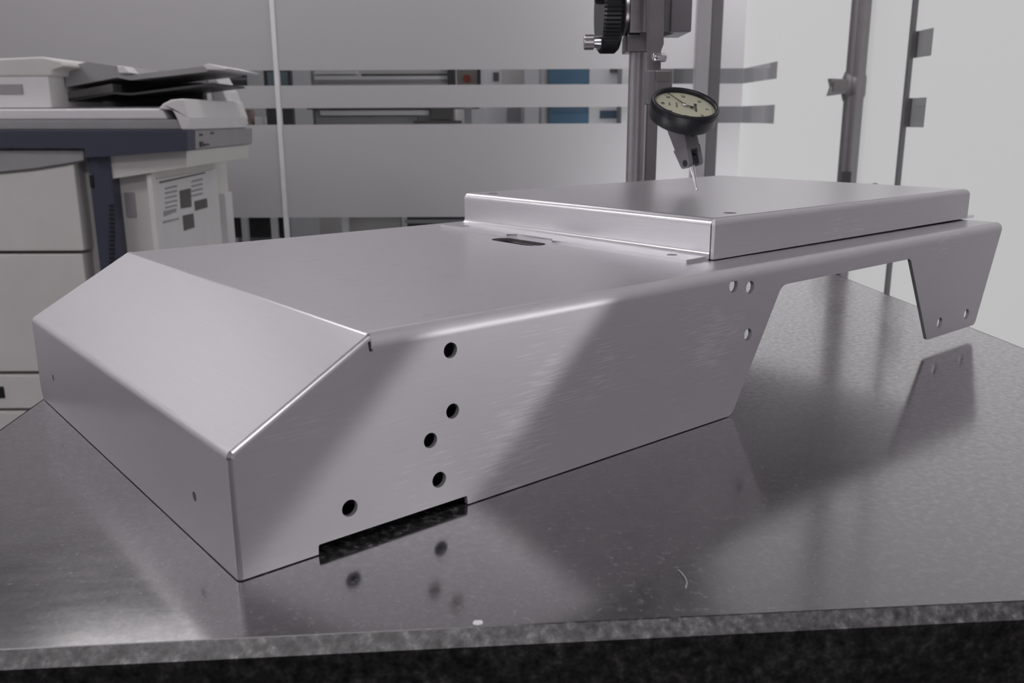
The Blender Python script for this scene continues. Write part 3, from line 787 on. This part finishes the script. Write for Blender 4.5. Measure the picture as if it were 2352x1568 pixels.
cb(150, 246, 372, 252, 1.80, 2.14, 'exit_tray', M['dgreyp'])
# right flank
Xb = at(355, 480, 1.80).x
sidebox(362, 398, 505, 700, Xb, .006, 'side_cover', M['white'])
Xc = Xb + .006
sidebox(352, 398, 361, 700, Xb, .010, 'side_rail', M['white'])
sidebox(512, 440, 528, 700, Xb, .018, 'rear_cover', M['white'])
def sl_quad(name, c, mat, X=Xc, t=.0015):
    q = [at_x(x, y, X) for x, y in c]
    return MB().prism([[(p.y - pl.y, p.z) for p in q]], lambda u, v, d: (X - pl.x + d, u, v), -.001, t).build(name, mat, pc)
sl_quad('seam_strip', [(366, 417), (470, 395), (470, 398), (366, 421)], M['recess'])
for i in range(5): sl_quad('vent_slat', [(379, 431 + i * 11), (405, 425 + i * 11), (406, 429 + i * 11), (379, 435 + i * 11)], M['greyp'])
for i in range(4): sl_quad('vent_slat', [(440, 415 + i * 11), (464, 409 + i * 11), (465, 413 + i * 11), (440, 419 + i * 11)], M['greyp'])
sl_quad('recess_plate', [(412, 438), (437, 432), (439, 475), (415, 479)], M['recess'])
sl_quad('recess_plate', [(446, 462), (474, 455), (476, 476), (448, 484)], M['recess'])
sl_quad('recess_plate', [(419, 495), (443, 490), (446, 522), (422, 530)], M['recess'])
sl_quad('grip_strip', [(375, 485), (404, 478), (404, 486), (376, 497)], M['greyp'])
sl_quad('lower_seam', [(374, 508), (410, 500), (410, 504), (374, 513)], M['greyp'])

# ------------------------------------------------------------------ things in the room beyond the glass, seen through the clear bands
def far(name, label, cat, px, Y):
    return thing(name, label, cat, (at(px, 300, Y).x, Y, 0))
def fb(root, name, px0, py0, px1, py1, Y, dep, mat, z0=None, z1=None):
    l = root.location; a, b = at(px0, py0, Y) - l, at(px1, py1, Y) - l
    return MB().box((a.x, Y - l.y, a.z if z1 is None else z1), (b.x, Y + dep - l.y, b.z if z0 is None else z0)).build(name, mat, root)
t = far('framed_screen', 'dark framed screen behind the glass joint, seen through both clear bands', 'screen', 640, 2.9)
fb(t, 'screen_frame', 604, 150, 674, 288, 2.9, .03, M['dgreyp']); fb(t, 'screen_panel', 613, 165, 664, 230, 2.895, .006, M['screen']); fb(t, 'stand_leg', 630, 288, 650, 300, 2.905, .02, M['dgreyp'], z0=0)
t = far('wall_cabinet', 'navy topped dark cabinet directly right of the copier feeder tray', 'cabinet', 540, 2.95)
fb(t, 'cabinet_body', 470, 150, 569, 200, 2.95, .3, M['greyp']); fb(t, 'blue_panel', 490, 155, 567, 178, 2.946, .004, M['darkblue']); fb(t, 'shelf_edge', 480, 184, 567, 196, 2.946, .004, M['dgreyp']); fb(t, 'post', 520, 200, 560, 210, 2.96, .1, M['greyp'], z0=0)
t = far('paper_bundle', 'brown and white bundle just beside the copier lid in the lower clear band', 'bundle', 575, 2.9)
fb(t, 'brown_card', 535, 252, 578, 292, 2.9, .05, M['brown']); fb(t, 'white_roll', 584, 268, 606, 292, 2.91, .05, M['white']); fb(t, 'plinth', 535, 292, 606, 300, 2.9, .06, M['greyp'], z0=0)
t = far('test_machine', 'long pale machine with horizontal light bars behind the frosted glass', 'machine', 870, 3.2)
fb(t, 'frame', 714, 140, 1046, 290, 3.25, .35, M['cream'], z0=0)
fb(t, 'end_post', 712, 150, 722, 292, 3.235, .02, M['greyp'])
fb(t, 'light_bar', 722, 163, 820, 170, 3.23, .03, M['white']); fb(t, 'beam', 722, 174, 1028, 182, 3.235, .03, M['white']); fb(t, 'shade_rail', 830, 170, 1028, 174, 3.235, .03, M['recess']); fb(t, 'shade_rail', 722, 184, 1028, 188, 3.235, .03, M['greyp'])
fb(t, 'upper_rail', 705, 245, 1100, 250, 3.22, .04, M['recess']); fb(t, 'light_bar', 735, 254, 986, 264, 3.225, .03, M['white']); fb(t, 'table_plate', 725, 268, 960, 290, 3.235, .03, M['greyp'])
fb(t, 'carriage', 988, 246, 1040, 274, 3.215, .04, M['recess']); fb(t, 'carriage_foot', 950, 277, 1060, 284, 3.215, .04, M['recess']); fb(t, 'column', 1027, 150, 1046, 195, 3.22, .04, M['dgreyp'])
t = far('control_box', 'tan control box with a round red stop button', 'control box', 1075, 2.95)
fb(t, 'box', 1048, 152, 1100, 205, 2.95, .1, M['tan']); p = at(1073, 181, 2.95) - t.location
mb = MB(); mb.cyl((p.x, -.02, p.z), (p.x, 0, p.z), .013, n=20); mb.build('stop_button', M['red'], t); fb(t, 'dark_edge', 1096, 155, 1104, 200, 2.945, .02, M['dgreyp']); fb(t, 'pole', 1065, 205, 1082, 210, 2.98, .04, M['greyp'], z0=0)
t = far('switch_plate_box', 'small pale wall box with dark slot right of the red stop button', 'box', 1165, 3.3)
fb(t, 'case', 1110, 150, 1205, 290, 3.3, .12, M['wallp'], z0=0); fb(t, 'dark_slot', 1133, 166, 1146, 186, 3.296, .01, M['recess']); fb(t, 'beige_panel', 1155, 150, 1202, 205, 3.296, .01, M['cream']); fb(t, 'bracket', 1165, 247, 1196, 280, 3.29, .01, M['greyp'])
t = far('blue_cabinet', 'blue cabinet behind the glass, seen twice through the clear bands', 'cabinet', 1305, 3.1)
fb(t, 'cabinet_body', 1262, 100, 1352, 300, 3.1, .4, M['blue'], z0=0.05); fb(t, 'side_frame', 1244, 100, 1261, 300, 3.11, .4, M['greyp'], z0=0); fb(t, 'dark_band', 1263, 246, 1351, 256, 3.096, .004, M['darkblue'])
t = far('white_locker', 'white locker with a dark handle right of the blue cabinet', 'locker', 1395, 3.2)
fb(t, 'case', 1354, 100, 1432, 300, 3.2, .35, M['white'], z0=0.05); fb(t, 'handle', 1402, 158, 1422, 166, 3.18, .02, M['recess']); fb(t, 'blue_label', 1378, 254, 1430, 272, 3.195, .006, M['darkblue'])
t = far('grey_pillar', 'grey pillar behind the glass left of the gauge column', 'pillar', 1446, 3.0)
fb(t, 'shaft', 1431, 100, 1480, 300, 3.0, .15, M['greyp'], z0=0, z1=2.2)
t = thing('film_backlight', 'added glowing window panels behind the frosted glass beside the gauge column', 'backlight', (0.69, 2.85, 0))  # added panels that brighten the frosted film towards the corner
za_, zb_, zc_, zd_ = 0.30, at(1500, 296, 2.85).z, at(1500, 122, 2.85).z, 2.10
for z0_, z1_ in ((za_, zb_), (zc_, zd_)): MB().box((-.29, 0, z0_), (.29, .012, z1_)).build('backlight_panel', lamp_mat(BACKLIGHT_GLOW), t)
MB().box((-.29, 0.014, 0), (.29, .03, za_ + .05)).build('panel_base', M['white'], t); MB().box((-.02 + .29, 0.014, za_), (.29, .03, zd_)).build('panel_edge', M['white'], t)
# low bench behind the bottom clear band
t = far('low_bench', 'dark low bench with pale legs behind the bottom clear band', 'bench', 700, 2.68)
fb(t, 'apron', 500, 470, 660, 500, 2.68, .15, M['dgreyp']); fb(t, 'shelf', 500, 500, 660, 545, 2.80, .03, M['dgreyp'])
for x in (560, 628, 792):
    a = at(x - 7, 500, 2.66) - t.location; b = at(x + 7, 500, 2.66) - t.location
    MB().box((a.x, -.02, 0), (b.x, 0, at(700, 470, 2.66).z)).build('leg', M['white'], t)
fb(t, 'apron', 660, 470, 922, 497, 2.68, .15, M['greyp']); fb(t, 'pale_panel', 800, 497, 922, 560, 2.72, .02, M['cream'])
t = far('dark_crate', 'dark crate on the floor beyond the glass left of the tray cover', 'crate', 1000, 2.70)
fb(t, 'crate_body', 934, 470, 1200, 545, 2.70, .15, M['dgreyp'], z0=0); fb(t, 'crate_rim', 930, 505, 1204, 512, 2.69, .012, M['greyp'])
